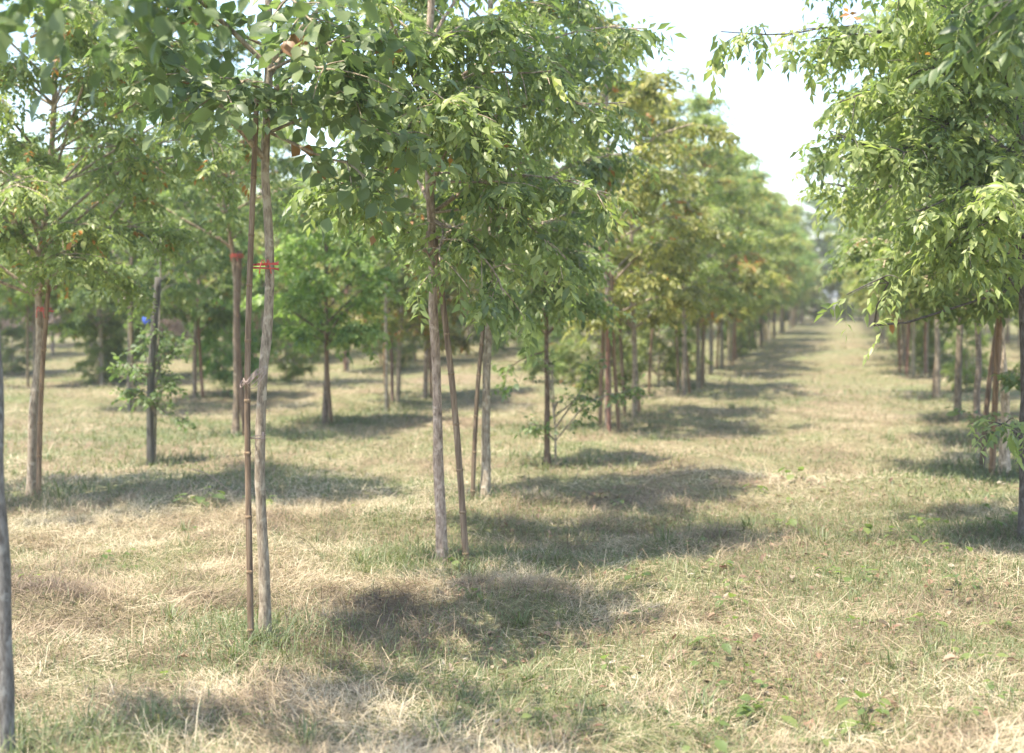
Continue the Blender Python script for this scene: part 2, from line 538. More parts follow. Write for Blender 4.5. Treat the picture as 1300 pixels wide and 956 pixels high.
def tie(c1, c2, r, label, mat, turns=3, tail=.12, cat='tie', name='ribbon_tie', r_s=.0045, pitch=.012):
    """cord wound round two uprights at c1 and c2"""
    c1, c2 = np.asarray(c1, float), np.asarray(c2, float)
    m = (c1 + c2) / 2; ax = c2 - c1; ln = np.linalg.norm(ax); u = ax / ln
    v = unit(np.cross([0, 0, 1], u))
    pts = []
    for k in range(turns * 20 + 1):
        a = k / 20 * 2 * math.pi
        ca, sa = math.cos(a), math.sin(a)
        off = u * (ca * r + np.sign(ca) * ln / 2 * min(1, abs(ca) * 3)) + v * sa * r
        pts.append(off + np.array([0, 0, (k / (turns * 20) - .5) * pitch * turns + math.sin(a * .7) * .006]))
    root = link(name, None, loc=m); root.empty_display_size = .05
    tag(root, label, cat)
    t = Tubes(); t.add(pts, [r_s] * len(pts), 5)
    link('winding', t.mesh('winding', mat), root)
    for sg in (-1, 1):
        t = Tubes()
        p0 = v * -r * 1.05
        t.add(polyline([p0, p0 + u * sg * tail * .4 + np.array([0, -.02, .03]), p0 + u * sg * tail * .7 + np.array([0, -.03, -.35 * tail]), p0 + u * sg * tail * .8 + np.array([0, -.02, -tail])], 8), [r_s * .8] * 8, 5)
        link('loose_end', t.mesh('loose_end', mat), root)
    return root

# ---- the near trees, each read off the photograph
LIGHT, SHADED, OLIVE, BROWNISH = (1.2, 1.18, 1.1), (.68, .74, .78), (1.05, 1.0, .85), (1.35, 1.0, .85)  # second tint puts the shade of silhouetted crowns into the leaf colour

# trunk cut by the edge of the photograph
z = 4.9
b, p, r = px_trunk([(8, 955), (3, 760), (-6, 560), (-16, 350), (-26, 100), (-30, -100)], z, .029, .018, (-.02, .05, 3.9))
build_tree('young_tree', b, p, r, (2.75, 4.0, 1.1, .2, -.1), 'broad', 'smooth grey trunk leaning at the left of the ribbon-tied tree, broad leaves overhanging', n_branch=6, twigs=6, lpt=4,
           tint=SHADED, bark=(.62, .66, .74), single_leaves=250,
           sprays=[((-.02, 0, 2.7), (.75, -.35, 2.60), 6, 4, .6), ((0, 0, 2.75), (.35, -.6, 2.52), 5, 4, .6), ((0, 0, 2.8), (1.18, -.6, 2.58), 6, 4, .6)])

# ribbon-tied tree with broad leaves, shade put into their tint
z = 6.72
b1, p, r = px_trunk([(334, 818), (336, 745), (331, 600), (336, 480), (343, 350), (338, 200), (342, 50), (340, -60)], z, .027, .016, (.03, .05, 4.25), 34)
def loc(px, py, zz, b): return at(px, py, zz) - b
build_tree('young_tree', b1, p, r, (2.45, 4.3, .85, 0, 0), 'broad', 'slim brown tree with broad shade-darkened leaves, bound to its stake by red ribbon', n_branch=10, twigs=7, lpt=4, tint=SHADED,
           bark=(1.05, .98, .9), single_leaves=300, orange=.035,
           sprays=[(loc(341, 150, z, b1), loc(455, 120, 6.5, b1), 6, 4, .2), (loc(342, 168, z, b1), loc(470, 235, 6.5, b1), 6, 3, .7),
                   (loc(338, 200, z, b1), loc(225, 70, 6.9, b1), 7, 4, .2), (loc(341, 90, z, b1), loc(480, 40, 6.6, b1), 8, 4, .4),
                   (loc(341, 60, z, b1), loc(190, 10, 6.6, b1), 8, 4, .4), (loc(341, 120, z, b1), loc(270, 120, 6.2, b1), 6, 4, .4),
                   (loc(343, 168, z, b1), loc(515, 175, 6.9, b1), 6, 3, .5), (loc(341, 40, z, b1), loc(400, 30, 6.0, b1), 6, 4, .4)])
cane(at(319, 832, 6.56), at(326, 120, 6.68), .0150, 'straight dark cane bound to the broad-leaved tree by red ribbon', color=(.9, .82, .74), bend=.03)
tie(at(326, 338, 6.69), at(346, 338, 6.72), .028, 'red ribbon binding the broad-leaved tree to its cane', M_RED, 3, .035, r_s=.0035)
tie(at(325, 556, 6.64), at(331, 556, 6.72), .026, 'pale twine wound low round cane and trunk of the broad-leaved tree', M_TWINE, 2, .02, name='twine_tie', r_s=.0022)
t = Tubes()
o0 = at(325, 470, 6.62)
for q in range(4):
    t.add(polyline([at(327, 468 + q * 2, 6.60) - o0, at(318 - q, 478 + 3 * q, 6.56) - o0, at(306 + q, 492 - 4 * q, 6.58) - o0, at(309 + q * 4, 482 + q * 4, 6.62) - o0, at(338, 464 + q * 3, 6.66) - o0], 14), [.0017] * 14, 5)
tag(link('twine_knot', t.mesh('twine_knot', M_TWINE), loc=o0), 'loose pinkish twine knot hanging from cane at knee of the broad-leaved tree', 'twine')

# pale trunk crossed by a bamboo stake
z = 8.6
b2, p, r = px_trunk([(563, 713), (556, 560), (551, 420), (549, 340), (546, 240), (540, 100), (548, 0)], z, .030, .020, (.03, 0, 4.55), 34)
build_tree('young_tree', b2, p, r, (2.0, 4.7, 1.15, .12, 0), 'pinnate', 'pale lichen-spotted tree crossed near its top by a leaning bamboo stake', n_branch=19, twigs=9, lpt=6, bark=(1.35, 1.18, 1.15), tint=LIGHT, single_leaves=300,
           sprays=[(loc(553, 280, z, b2), loc(640, 375, 8.2, b2), 8, 5, .9), (loc(553, 270, z, b2), loc(720, 330, 8.3, b2), 8, 5, 1.0), (loc(552, 280, z, b2), loc(560, 345, 8.1, b2), 6, 5, 1.2),
                   (loc(550, 220, z, b2), loc(770, 250, 8.3, b2), 9, 5, .8), (loc(548, 180, z, b2), loc(795, 130, 8.6, b2), 9, 5, .5), (loc(548, 120, z, b2), loc(815, 40, 8.7, b2), 10, 5, .5),
                   (loc(548, 200, z, b2), loc(440, 240, 8.3, b2), 7, 5, .8)] + [(loc(548, y0, z, b2), loc(x1, y1, z1, b2), 8, 6, .7) for y0, x1, y1, z1 in ((150, 515, 110, 8.2), (80, 495, 50, 8.3), (150, 600, 110, 8.1), (210, 625, 180, 8.1), (80, 565, 50, 8.1), (130, 700, 90, 8.2), (230, 655, 235, 8.1), (160, 500, 170, 8.2), (60, 640, 30, 8.2))])
cane(at(592, 718, 8.52), at(552, 300, 8.53), .021, 'leaning brown bamboo stake crossing the pale lichen-spotted trunk', color=(1, .92, .85), bend=-.02)
tie(at(549, 300, 8.6), at(552, 300, 8.53), .035, 'thin pale cord at the crossing of bamboo stake and pale trunk', M_TWINE, 2, .06, name='twine_tie')

z = 11.0
b3, p, r = px_trunk([(617, 640), (616, 540), (619, 440), (622, 370), (626, 250), (622, 120)], z, .034, .020, (.02, 0, 4.6), 30)
build_tree('young_tree', b3, p, r, (1.9, 4.7, 1.25, .2, 0), 'pinnate', 'straight grey tree beside a narrow V of stake, just behind the leaning-bamboo tree', n_branch=25, twigs=10, lpt=7, bark=(1.15, 1.1, 1.05), single_leaves=300,
           sprays=[(loc(620, 330, z, b3), loc(700, 380, 10.6, b3), 8, 6, .8), (loc(624, 300, z, b3), loc(745, 330, 10.7, b3), 8, 6, .8)])
cane(at(600, 641, 10.95), at(618, 372, 10.94), .019, 'dark bamboo stake leaning onto the grey tree behind the leaning-bamboo tree', color=(.8, .76, .72))

# small round tree and the sapling beside it
z = 13.4
b4, p, r = px_trunk([(695, 592), (695, 520), (694, 450)], z, .032, .014, (0, 0, 2.1), 18)
build_tree('young_tree', b4, p, r, (1.35, 2.4, .62, 0, 0), 'dense', 'small round-crowned dark tree with an arching sapling at its foot', n_branch=13, twigs=6, lpt=6, bark=(.6, .5, .46), tint=(.85, .92, .85), single_leaves=120,
           sprays=[(loc(694, 445, z, b4), loc(640, 470, 13.2, b4), 4, 2, .4)])
b5, p, r = px_trunk([(706, 592), (705, 545), (700, 500)], z - .05, .010, .006, (.02, 0, .95), 12)
build_tree('sapling', b5, p, r, (.55, .95, .10, 0, 0), 'small', 'thin green sapling arching away from the foot of the small round-crowned tree', n_branch=2, twigs=2, lpt=2, tint=(.8, .9, .85), cat='sapling', single_leaves=160,
           sprays=[(loc(705, 560, z, b5), loc(808, 492, 13.2, b5), 11, 5, 1.2), (loc(704, 545, z, b5), loc(765, 455, 13.4, b5), 7, 4, .6), (loc(705, 560, z, b5), loc(677, 535, 13.3, b5), 5, 4, .6), (loc(703, 530, z, b5), loc(745, 505, 13.2, b5), 6, 4, .8)])

# second row back
z = 11.1
b6, p, r = px_trunk([(37, 634), (42, 540), (49, 440), (50, 345), (60, 240), (70, 120)], z, .032, .02, (.05, 0, 4.5), 30)
build_tree('young_tree', b6, p, r, (1.7, 4.7, 1.75, .2, -.1), 'fine', 'crooked pale-barked tree with two poles hugging its trunk, weeping light leaves', n_branch=40, twigs=11, lpt=8, bark=(1.2, 1.1, 1.02), tint=LIGHT, orange=.03, single_leaves=300,
           sprays=[(loc(60, 200, z, b6), loc(250, 130, 10.6, b6), 9, 6, .6), (loc(58, 240, z, b6), loc(210, 220, 10.4, b6), 9, 6, .8), (loc(62, 190, z, b6), loc(290, 190, 10.5, b6), 10, 6, .7)] + [(loc(62, y0, z, b6), loc(x1, y1, z1, b6), 9, 7, .6) for y0, x1, y1, z1 in ((150, 130, 90, 10.6), (220, 20, 185, 10.4), (300, 120, 285, 10.4), (140, 330, 110, 10.8), (200, 170, 165, 10.2), (130, 10, 80, 10.5), (90, 100, 40, 10.3), (100, 230, 50, 10.5), (280, 0, 290, 10.6))])
cane(at(49, 634, 11.0), at(63, 348, 11.02), .02, 'warm brown bamboo pole against the crooked pale-barked tree', color=(1.1, .95, .8))
cane(at(46, 600, 11.25), at(57, 380, 11.2), .014, 'thin grey pole tucked behind the crooked pale-barked trunk', nodes=False, color=(.9, .95, 1.0))
tie(at(53, 394, 11.1), at(62, 394, 11.05), .036, 'faded red cord round the crooked pale-barked trunk and pole', M_RED, 2, .06)

z = 13.4
b7, p, r = px_trunk([(197, 592), (198, 520), (196, 470), (202, 410)], z, .012, .006, (.03, 0, 2.3), 16)
build_tree('sapling', b7, p, r, (.50, 1.15, .26, 0, 0), 'small', 'bushy low sapling wrapped round a thick blue-grey pole', n_branch=9, twigs=5, lpt=4, tint=(.75, .84, .8), cat='sapling', single_leaves=160,
           sprays=[((0, 0, .55), (.30, -.05, .42), 4, 4, .4), ((0, 0, .8), (-.33, 0, .95), 4, 4, .4), ((0, 0, .6), (-.30, 0, .70), 4, 4, .4), ((.02, 0, 1.9), (.05, 0, 2.2), 3, 4, .4)])
cane(at(191, 592, 13.35), at(201, 352, 13.3), .036, 'thick blue-grey pole standing in the bushy low sapling', nodes=False, color=(.55, .66, .78), bend=.03)

z = 16.0
b8, p, r = px_trunk([(300, 557), (300, 440), (299, 360), (291, 290), (275, 215)], z, .036, .022, (-.1, 0, 4.4), 24)
build_tree('young_tree', b8, p, r, (2.3, 4.6, 1.25, 0, 0), 'dense', 'slanting-topped tree roped by red cord to a twisted pole', rich=False, n_branch=20, twigs=9, lpt=6, bark=(1, .88, .78))
cane(at(313, 559, 15.95), at(304, 318, 15.95), .036, 'thick twisted grey-brown pole roped to the slanting-topped tree', color=(.75, .68, .64), bend=.06)
tie(at(297, 325, 16), at(305, 325, 15.95), .04, 'bright red cord joining the slanting-topped tree and its pole', M_RED, 3, .06, r_s=.005)

z = 17.7
b9, p, r = px_trunk([(412, 540), (414, 470), (414, 420)], z, .036, .02, (0, 0, 2.6), 18)
build_tree('young_tree', b9, p, r, (1.05, 2.85, .82, 0, 0), 'dense', 'compact globe-crowned dark green tree on a short forked trunk', rich=False, n_branch=26, twigs=9, lpt=7, bark=(.7, .62, .58), tint=(1.1, 1.25, 1.0), hue=.05)
cane(at(421, 538, 17.65), at(415, 415, 17.68), .026, 'short brown stake propping the globe-crowned tree', nodes=False, color=(.8, .7, .6))
b10 = base_at(490, 521)
p = np.array([[0, 0, -.05], [.01, 0, .7], [0, 0, 1.5], [.02, 0, 2.6], [.02, 0, 3.9]]); p = polyline(p, 14)
TREES.append((b10[0], b10[1]))
build_tree('young_tree', b10, p, np.linspace(.026, .012, 14), (1.65, 4.2, 1.0, 0, 0), 'dense', 'tree with rusty orange leaf clusters beyond the globe-crowned tree', rich=False, n_branch=17, twigs=8, lpt=6, orange=.10)
cane(at(493, 520, 19.8), at(489, 428, 19.8), .03, 'stubby twin stake beside the rusty orange-leaved tree', nodes=False, color=(1.1, .85, .6))

# across the lane: the shade-tinted edge trunk, the sunlight-tinted trunk, the one outside the frame
z = 9.2  # bark tint below is darkened to carry the shade on this trunk
b11, p, r = px_trunk([(1303, 694), (1302, 560), (1301, 420), (1299, 280), (1295, 100)], z, .036, .024, (0, 0, 4.6), 26)
build_tree('young_tree', b11, p, r, (2.05, 4.8, 1.75, -.05, -.1), 'pinnate', 'near-black, shade-tinted trunk across the lane with long arching sprays over the grass', n_branch=26, twigs=11, lpt=6, bark=(.36, .36, .4), tint=LIGHT, hue=.06, single_leaves=300,
           sprays=[(loc(1294, 100, z, b11), loc(915, 40, 8.6, b11), 11, 4, .9), (loc(1294, 200, z, b11), loc(1065, 130, 8.5, b11), 12, 6, 1.0), (loc(1294, 150, z, b11), loc(1040, 50, 8.8, b11), 13, 6, .9),
                   (loc(1295, 250, z, b11), loc(1130, 200, 8.4, b11), 10, 6, .8), (loc(1295, 280, z, b11), loc(1160, 270, 8.3, b11), 10, 6, .9),
                   (loc(1299, 362, z, b11), loc(1075, 374, 7.9, b11), 3, 2, .15), (loc(1299, 380, z, b11), loc(1200, 310, 8.4, b11), 7, 5, .6),
                   (loc(1300, 560, z, b11), loc(1268, 540, 8.9, b11), 3, 3, .4), (loc(1299, 300, z, b11), loc(1215, 300, 8.2, b11), 9, 6, .7), (loc(1299, 330, z, b11), loc(1190, 320, 8.5, b11), 8, 6, .7), (loc(1299, 280, z, b11), loc(1250, 250, 8.0, b11), 9, 6, .7)] + [(loc(1297, y0, z, b11), loc(x1, y1, z1, b11), 9, 6, .7) for y0, x1, y1, z1 in ((160, 1240, 120, 8.6), (100, 1220, 60, 8.6), (190, 1190, 165, 8.5), (230, 1265, 200, 8.5), (60, 1255, 20, 8.5), (60, 1150, 15, 8.6), (140, 1150, 100, 8.5))])
z = 12.6  # bark tint below is brightened to put sunlight into the trunk
b12, p, r = px_trunk([(1275, 607), (1275, 520), (1272, 430), (1276, 320), (1290, 200)], z, .042, .026, (.02, 0, 4.6), 26)
build_tree('young_tree', b12, p, r, (1.65, 4.8, 1.75, 0, 0), 'dense', 'whitish, sunlight-tinted trunk across the lane beside a tall brown pole', n_branch=38, twigs=12, lpt=7, bark=(1.8, 1.6, 1.45), hue=.03, single_leaves=300,
           sprays=[(loc(1272, 330, z, b12), loc(1180, 370, 12.0, b12), 8, 6, .6), (loc(1272, 320, z, b12), loc(1110, 330, 11.8, b12), 9, 6, .6), (loc(1276, 310, z, b12), loc(1210, 300, 11.6, b12), 9, 6, .6), (loc(1276, 310, z, b12), loc(1160, 260, 11.5, b12), 9, 6, .6)] + [(loc(1274, y0, z, b12), loc(x1, y1, z1, b12), 8, 6, .7) for y0, x1, y1, z1 in ((350, 1150, 375, 11.9), (370, 1205, 400, 12.0), (360, 1255, 385, 11.9), (330, 1125, 335, 12.0), (340, 1240, 345, 11.6))]
           + [(loc(1276, 500, z, b12), loc(1298, 480, 12.2, b12), 4, 4, .5), (loc(1276, 540, z, b12), loc(1235, 535, 12.3, b12), 3, 3, .5)])
cane(at(1259, 612, 12.5), at(1282, 258, 12.45), .028, 'tall brown pole leaning by the whitish, sunlight-tinted trunk', color=(1.1, .9, .75))
cane(at(1247, 575, 13.0), at(1268, 400, 12.9), .026, 'weathered grey stake slanting behind the tall brown pole', nodes=False, color=(.8, .72, .7))
z = 5.3
b13, p, r = px_trunk([(1545, 920), (1545, 600), (1545, 300), (1540, 0)], z, .035, .022, (0, 0, 4.4), 20)
build_tree('young_tree', b13, p, r, (2.62, 4.5, 1.45, -.1, 0), 'pinnate', 'tree standing nearest the near-black trunk, leaves hanging over the lane mouth', n_branch=17, twigs=8, lpt=5, tint=SHADED, single_leaves=120)

z = 15.2
b14, p, r = px_trunk([(1244, 572), (1240, 500), (1242, 430), (1240, 330)], z, .040, .024, (.02, 0, 4.5), 22)
build_tree('young_tree', b14, p, r, (1.7, 4.7, 1.6, -.1, 0), 'dense', 'shaded double-stemmed tree behind the tall brown pole', rich=False, n_branch=36, twigs=12, lpt=7, bark=(.8, .72, .7), hue=.05)

# ---- the rows further off: a handful of kinds, copied
def variant(seed, style, crown, nb, tw, lpt, hue, orange, lean):
    global rng
    keep = rng; rng = np.random.default_rng(seed)
    t = polyline([(0, 0, -.06), (lean * .3, 0, 1.0), (lean, lean * .4, 2.0), (lean * .6, 0, 3.2), (lean * .8, .05, crown[1] - .3)], 20)
    br, lv, comp = grow(t, None, (*crown, 0, 0), style, False, nb, tw, lpt, (), hue, orange)
    tb = Tubes(); tb.add(t, np.linspace(.042, .016, 20), 7, .15)
    for tub in br:
        tb.add(tub[0][0][::2], tub[0][1][::2], 4)
    P, A, N, L, W, var = lv
    V, F, vv = leaf_batch(P, A, N, L * 1.12, W * 1.15, var, False)
    rng = keep
    return tb.mesh('trunk', M_BARK), mesh_np('crown', V, F, M_LEAF, vv)

VAR = [variant(100 + i, s, c, nb, tw, lp, hu, og, ln) for i, (s, c, nb, tw, lp, hu, og, ln) in enumerate([
    ('pinnate', (1.45, 4.7, 1.4), 26, 9, 6, .02, .01, .06), ('dense', (1.25, 4.4, 1.35), 26, 9, 6, 0, .02, -.08), ('fine', (1.55, 4.9, 1.45), 28, 10, 8, .06, .02, .04),
    ('dense', (1.1, 3.9, 1.25), 24, 10, 7, -.06, .04, .10), ('pinnate', (1.6, 5.0, 1.5), 27, 9, 6, .08, .0, -.04), ('fine', (1.25, 4.3, 1.3), 26, 10, 8, 0, .10, -.1),
    ('dense', (1.4, 4.6, 1.55), 28, 9, 6, .04, .01, .02), ('dense', (.25, 3.2, 1.7), 34, 10, 7, .03, .01, .02), ('fine', (.2, 2.4, 1.5), 32, 10, 7, .06, .02, -.05)])]
def cane_mesh(seed, lean):
    t = Tubes(); t.add(polyline([(0, 0, -.06), (lean * .5, .02, .9), (lean, 0, 1.85)], 10), np.linspace(.026, .022, 10), 7, .1)
    return t.mesh('cane', M_CANE)
CANES = [cane_mesh(0, .08), cane_mesh(1, -.1), cane_mesh(2, .02)]

def far_tree(x, y, label, group, scale=None, stake=None, k=None, tint=None):
    k = random.randrange(7) if k is None else k
    s = scale or random.uniform(.88, 1.1)
    h = float(height(x, y))
    root = link('young_tree', None, loc=(x, y, h)); root.empty_display_size = .2
    root.scale = (s, s, s * random.uniform(.95, 1.05)); root.rotation_euler = (0, 0, random.uniform(0, 6.28))
    tag(root, label, 'tree', group)
    g = random.uniform(.65, 1.15)
    link('trunk', VAR[k][0], root, color=(g, g * random.uniform(.9, 1), g * random.uniform(.82, 1), 1))
    tv = tint or (random.uniform(.92, 1.4), random.uniform(.95, 1.2), random.uniform(.75, 1.0))
    cr = link('crown', VAR[k][1], root, color=(*tv, 1)); cr['kind'] = 'stuff'
    TREES.append((x, y))
    if stake:
        a = random.uniform(0, 6.28)
        sx, sy = x + math.cos(a) * .13, y + math.sin(a) * .13
        st = link('bamboo_stake', random.choice(CANES), loc=(sx, sy, float(height(sx, sy))), color=(random.uniform(.8, 1.2), random.uniform(.75, 1), random.uniform(.65, .9), 1))
        st.rotation_euler = (0, 0, a + math.pi); st.scale = (1, 1, random.uniform(.75, 1.05))
        tag(st, stake[0], 'stake', stake[1])

ORD = ['first', 'second', 'third', 'fourth', 'fifth', 'sixth', 'seventh', 'eighth', 'ninth', 'tenth', 'eleventh', 'twelfth']
COUNT = {}
def nth(spec):
    """label of the next tree of a row: counted from a tree one can find while that can still be counted"""
    k = COUNT.get(spec[1], 0); COUNT[spec[1]] = k + 1
    if len(spec) > 3 and k < len(ORD):
        return '%s tree %s' % (ORD[k], spec[3]), '%s %s tree %s' % (spec[4], ORD[k], spec[3])
    return spec[0], spec[2][0]
ROW = 425 / 1805.0
def row(lat, y0, y1, step, *spec, jit=.14):
    y = y0
    while y < y1:
        yy = y + random.uniform(-.3, .3); x = lat + ROW * yy + random.uniform(-jit, jit)
        px = 650 + FPX * x / yy
        if -160 < px < 1500 and random.random() > .06:
            lb, sl = nth(spec); far_tree(x, yy, lb, spec[1], stake=(sl, spec[2][1]) if random.random() < .8 else None)
        y += step * random.uniform(.9, 1.1)

G1, G2, G3, G4 = 'trees down the lane edge behind the ribbon-tied tree', 'trees of the row across the lane', 'trees of the second row back', 'trees of the deep rows before the brush'
S = ('short bamboo stake at the foot of a tree in the %s', 'stakes of the %s')
LB1 = ('staked slim tree further along the ribbon-tied tree\'s own row, edging the grass lane', G1, ('bamboo stake beside a tree further along the ribbon-tied tree\'s row', 'stakes along the lane edge row'), 'past the arching sapling in the lane edge row', 'bamboo stake beside the')
LB2 = ('leafy tree further along the row of the near-black and whitish trunks', G2, ('stake beside a tree further along the row of the whitish trunk', 'stakes along the row across the lane'), 'past the double-stemmed tree in the row across the lane', 'stake beside the')
LB3 = ('slim tree further along the row of the crooked pale-barked tree', G3, ('stake beside a tree in the row of the crooked pale-barked tree', 'stakes of the second row'), 'past the rusty orange-leaved tree in its row', 'stake beside the')
LB4 = ('thin tree in the deep rows between the crooked tree\'s row and the brown brush', G4, ('stake beside a thin tree in the deep rows before the brush', 'stakes of the deep rows'))
# lane edge row
for (px, py, k) in [(772, 549, 6), (806, 528, 1), (868, 503, 2), (886, 491, 5), (903, 476, 0)]:
    q = base_at(px, py); lb, sl = nth(LB1); far_tree(q[0], q[1], lb, G1, stake=(sl, LB1[2][1]), k=k, scale=1.0, tint=(1.25, 1.02, .85) if k in (1, 6, 5) else None)
row(-2.75, 31, 84, 2.2, *LB1)
for px, py, tx, ty, lab in ((786, 549, 776, 330, 'slender second pole leaning on the first tree past the arching sapling'), (762, 545, 771, 360, 'short grey pole propping the first tree past the arching sapling'),
                            (824, 502, 832, 380, 'pale pole between the second and third trees past the arching sapling'), (812, 522, 803, 350, 'brown pole hugging the second tree past the arching sapling'),
                            (876, 500, 866, 350, 'tall pole hugging the third tree past the arching sapling'), (893, 487, 897, 370, 'pole hugging the fourth tree past the arching sapling')):
    q = base_at(px, py); cane(q, at(tx, ty, q[1] - .05), .026, lab, nodes=False, color=(1.05, .95, .85), group=None)
for (px, py, k) in [(1215, 537, 1), (1190, 505, 0), (1175, 478, 6)]:
    q = base_at(px, py); lb, sl = nth(LB2); far_tree(q[0], q[1], lb, G2, stake=(sl, LB2[2][1]), k=k, scale=1.14)
row(1.3, 27.5, 84, 2.2, *LB2)
for (px, py, k) in [(505, 512, 5), (540, 502, 3)]:
    q = base_at(px, py); lb, sl = nth(LB3); far_tree(q[0], q[1], lb, G3, stake=(sl, LB3[2][1]), k=k)
row(-6.5, 25.5, 84, 2.3, *LB3)
for (px, py, k) in [(247, 506, 3), (165, 521, 4), (130, 490, 1)]:
    q = base_at(px, py); far_tree(q[0], q[1], {3: 'dark straight-trunked tree beyond the blue-grey pole and the slanting-topped tree', 4: 'slim curved tree just beyond the blue-grey pole', 1: 'thin tree between the crooked tree and the slim curved tree'}[k], G4, stake=LB4[2], k=k, tint=(.9, .95, .88))
for lat, y0 in ((-10.2, 25), (-14.0, 24.5), (-17.8, 28), (-21.6, 34), (-25.4, 42)):
    n4 = ORD[int(round((-10.2 - lat) / 3.8))]
    row(lat, y0, 56 if lat < -15 else 66, 2.2, 'thin tree in the %s row behind the crooked pale-barked tree\'s row' % n4, 'trees of the %s deep row' % n4,
        ('stake of a thin tree in the %s row behind the crooked tree\'s row' % n4, 'stakes of the %s deep row' % n4))
for lat, y0 in ((5.2, 16), (9.0, 24)):
    row(lat, y0, 70, 2.4, 'tree standing in the shaded rows behind the whitish trunk\'s row', 'trees of the rows behind the whitish trunk',
        ('stake in the shaded rows behind the whitish trunk\'s row', 'stakes behind the whitish trunk'))

# leafy saplings coming up between the rows
for lat, n, lab in ((-6.0, 5, 'second row behind the globe-crowned tree'), (-9.8, 9, 'first of the deep rows'), (-13.6, 9, 'middle of the deep rows'), (-17.4, 7, 'last row before the brush'), (2.2, 6, 'row across the lane'), (-3.3, 6, 'lane edge row')):
    for k in range(n):
        y = (22 if lat < -4 else 17) + (k + random.random()) * 32 / n
        x = lat + ROW * y + random.uniform(-.6, .6)
        root = link('sapling', None, loc=(x, y, float(height(x, y)))); root.empty_display_size = .1
        s = random.uniform(.28, .5); root.scale = (s, s, s * random.uniform(1.0, 1.9)); root.rotation_euler = (0, 0, random.uniform(0, 6.28))
        tag(root, 'low leafy sapling among the trunks of the ' + lab, 'sapling', 'saplings in the ' + lab)
        q = random.choice((7, 8))
        link('stem', VAR[q][0], root)
        cr = link('crown', VAR[q][1], root, color=(random.uniform(.8, 1.1), random.uniform(.9, 1.15), .9, 1)); cr['kind'] = 'stuff'
        TREES.append((x, y))

# ---- belt of taller trees that closes the view
def belt(x, y, s):
    k = random.choice((0, 2, 4, 6))
    root = link('belt_tree', None, loc=(x, y, float(height(x, y)))); root.empty_display_size = .3
    root.scale = (s * 1.35, s * 1.35, s); root.rotation_euler = (0, 0, random.uniform(0, 6.28))
    tag(root, 'taller bushy tree in the distant belt closing off the plantation', 'tree', 'belt of distant trees')
    link('trunk', VAR[k][0], root)
    cr = link('crown', VAR[k][1], root, color=(random.uniform(.85, 1.1), random.uniform(.92, 1.1), random.uniform(.85, 1.05), 1)); cr['kind'] = 'stuff'
for i in range(34):
    belt(-34 + i * 2.35 + random.uniform(-.6, .6), 92 + random.uniform(-4, 8), random.uniform(1.15, 1.65))
for i in range(9):
    belt(13 + i * 1.9 + random.uniform(-.4, .4), 90 + random.uniform(-2, 3), random.uniform(1.5, 1.75))
for i in range(30):
    belt(-34 + i * 1.5 + random.uniform(-.5, .5), 66 + i * .9 + random.uniform(-2, 2), random.uniform(1.0, 1.3))

def bush(x, y, s, tint=None):
    root = link('bush', None, loc=(x, y, float(height(x, y)))); root.empty_display_size = .3
    root.scale = (s * 1.15, s * 1.15, s); root.rotation_euler = (0, 0, random.uniform(0, 6.28))
    tag(root, 'leafy bush reaching the ground at the foot of the distant tree belt', 'bush', 'bushes under the distant belt')
    k = random.choice((7, 8))
    link('stem', VAR[k][0], root)
    cr = link('crown', VAR[k][1], root, color=(random.uniform(1.05, 1.35), random.uniform(1.05, 1.3), random.uniform(.85, 1.05), 1)); cr['kind'] = 'stuff'
for i in range(28):
    bush(-33 + i * 1.45 + random.uniform(-.5, .5), 62.5 + i * .9 + random.uniform(-1.2, 1.2), random.uniform(.8, 1.25))
for i in range(30):
    bush(-8 + i * 2.0 + random.uniform(-.5, .5), 88 + random.uniform(-2, 2), random.uniform(.9, 1.4))

# ---- brown brush heap and the blue sack
n = 16000
bx = rng.uniform(-27, -10.5, n); by = 58 + rng.normal(0, 1.1, n) + (bx + 12) * .15
top = .25 + .75 * vnoise(bx, by, 2.2, 21) + .25 * vnoise(bx, by, .6, 22)
P = np.stack([bx, by, rng.random(n) ** .7 * top], 1)
A = rng.normal(size=(n, 3)); A[:, 2] = np.abs(A[:, 2]) * .7 + .15
V, F, vv = leaf_batch(P, A, rng.normal(size=(n, 3)), rng.uniform(.15, .5, n), rng.uniform(.03, .10, n), np.clip(rng.normal(.5, .25, n), 0, 1), False)
o = link('dry_brush', mesh_np('dry_brush', V, F, M_BRUSH, vv)); o['kind'] = 'stuff'
tag(o, 'long heap of brown dry brush behind the deep tree rows', 'brush')

import bmesh
bm = bmesh.new(); bmesh.ops.create_icosphere(bm, subdivisions=3, radius=.16)
for v in bm.verts:
    f = 1 + .16 * math.sin(v.co.x * 41 + v.co.z * 23) + .10 * math.sin(v.co.y * 57 + 2)
    v.co = Vector((v.co.x * f * .8, v.co.y * f * .7, v.co.z * (1.25 if v.co.z > 0 else .95)))
    if v.co.z > .12: v.co.x *= .55; v.co.y *= .55
me = bpy.data.meshes.new('sack'); bm.to_mesh(me); bm.free(); me.materials.append(M_BLUE)
for pz in me.polygons: pz.use_smooth = True
sp = at(187, 407, 24.0)
so = link('plastic_sack', None, loc=(sp[0], sp[1], 0)); tag(so, 'small bright blue plastic sack hung on a thin post beyond the blue-grey pole', 'sack')
bag = link('bag', me, so, loc=(0, -.05, sp[2])); bag.scale = (.5, .5, .5)
t = Tubes(); t.add([(0, .03, -.05), (.01, .03, .7), (0, .03, 1.25)], [.03, .028, .025], 7); link('post', t.mesh('post', M_BARK), so)

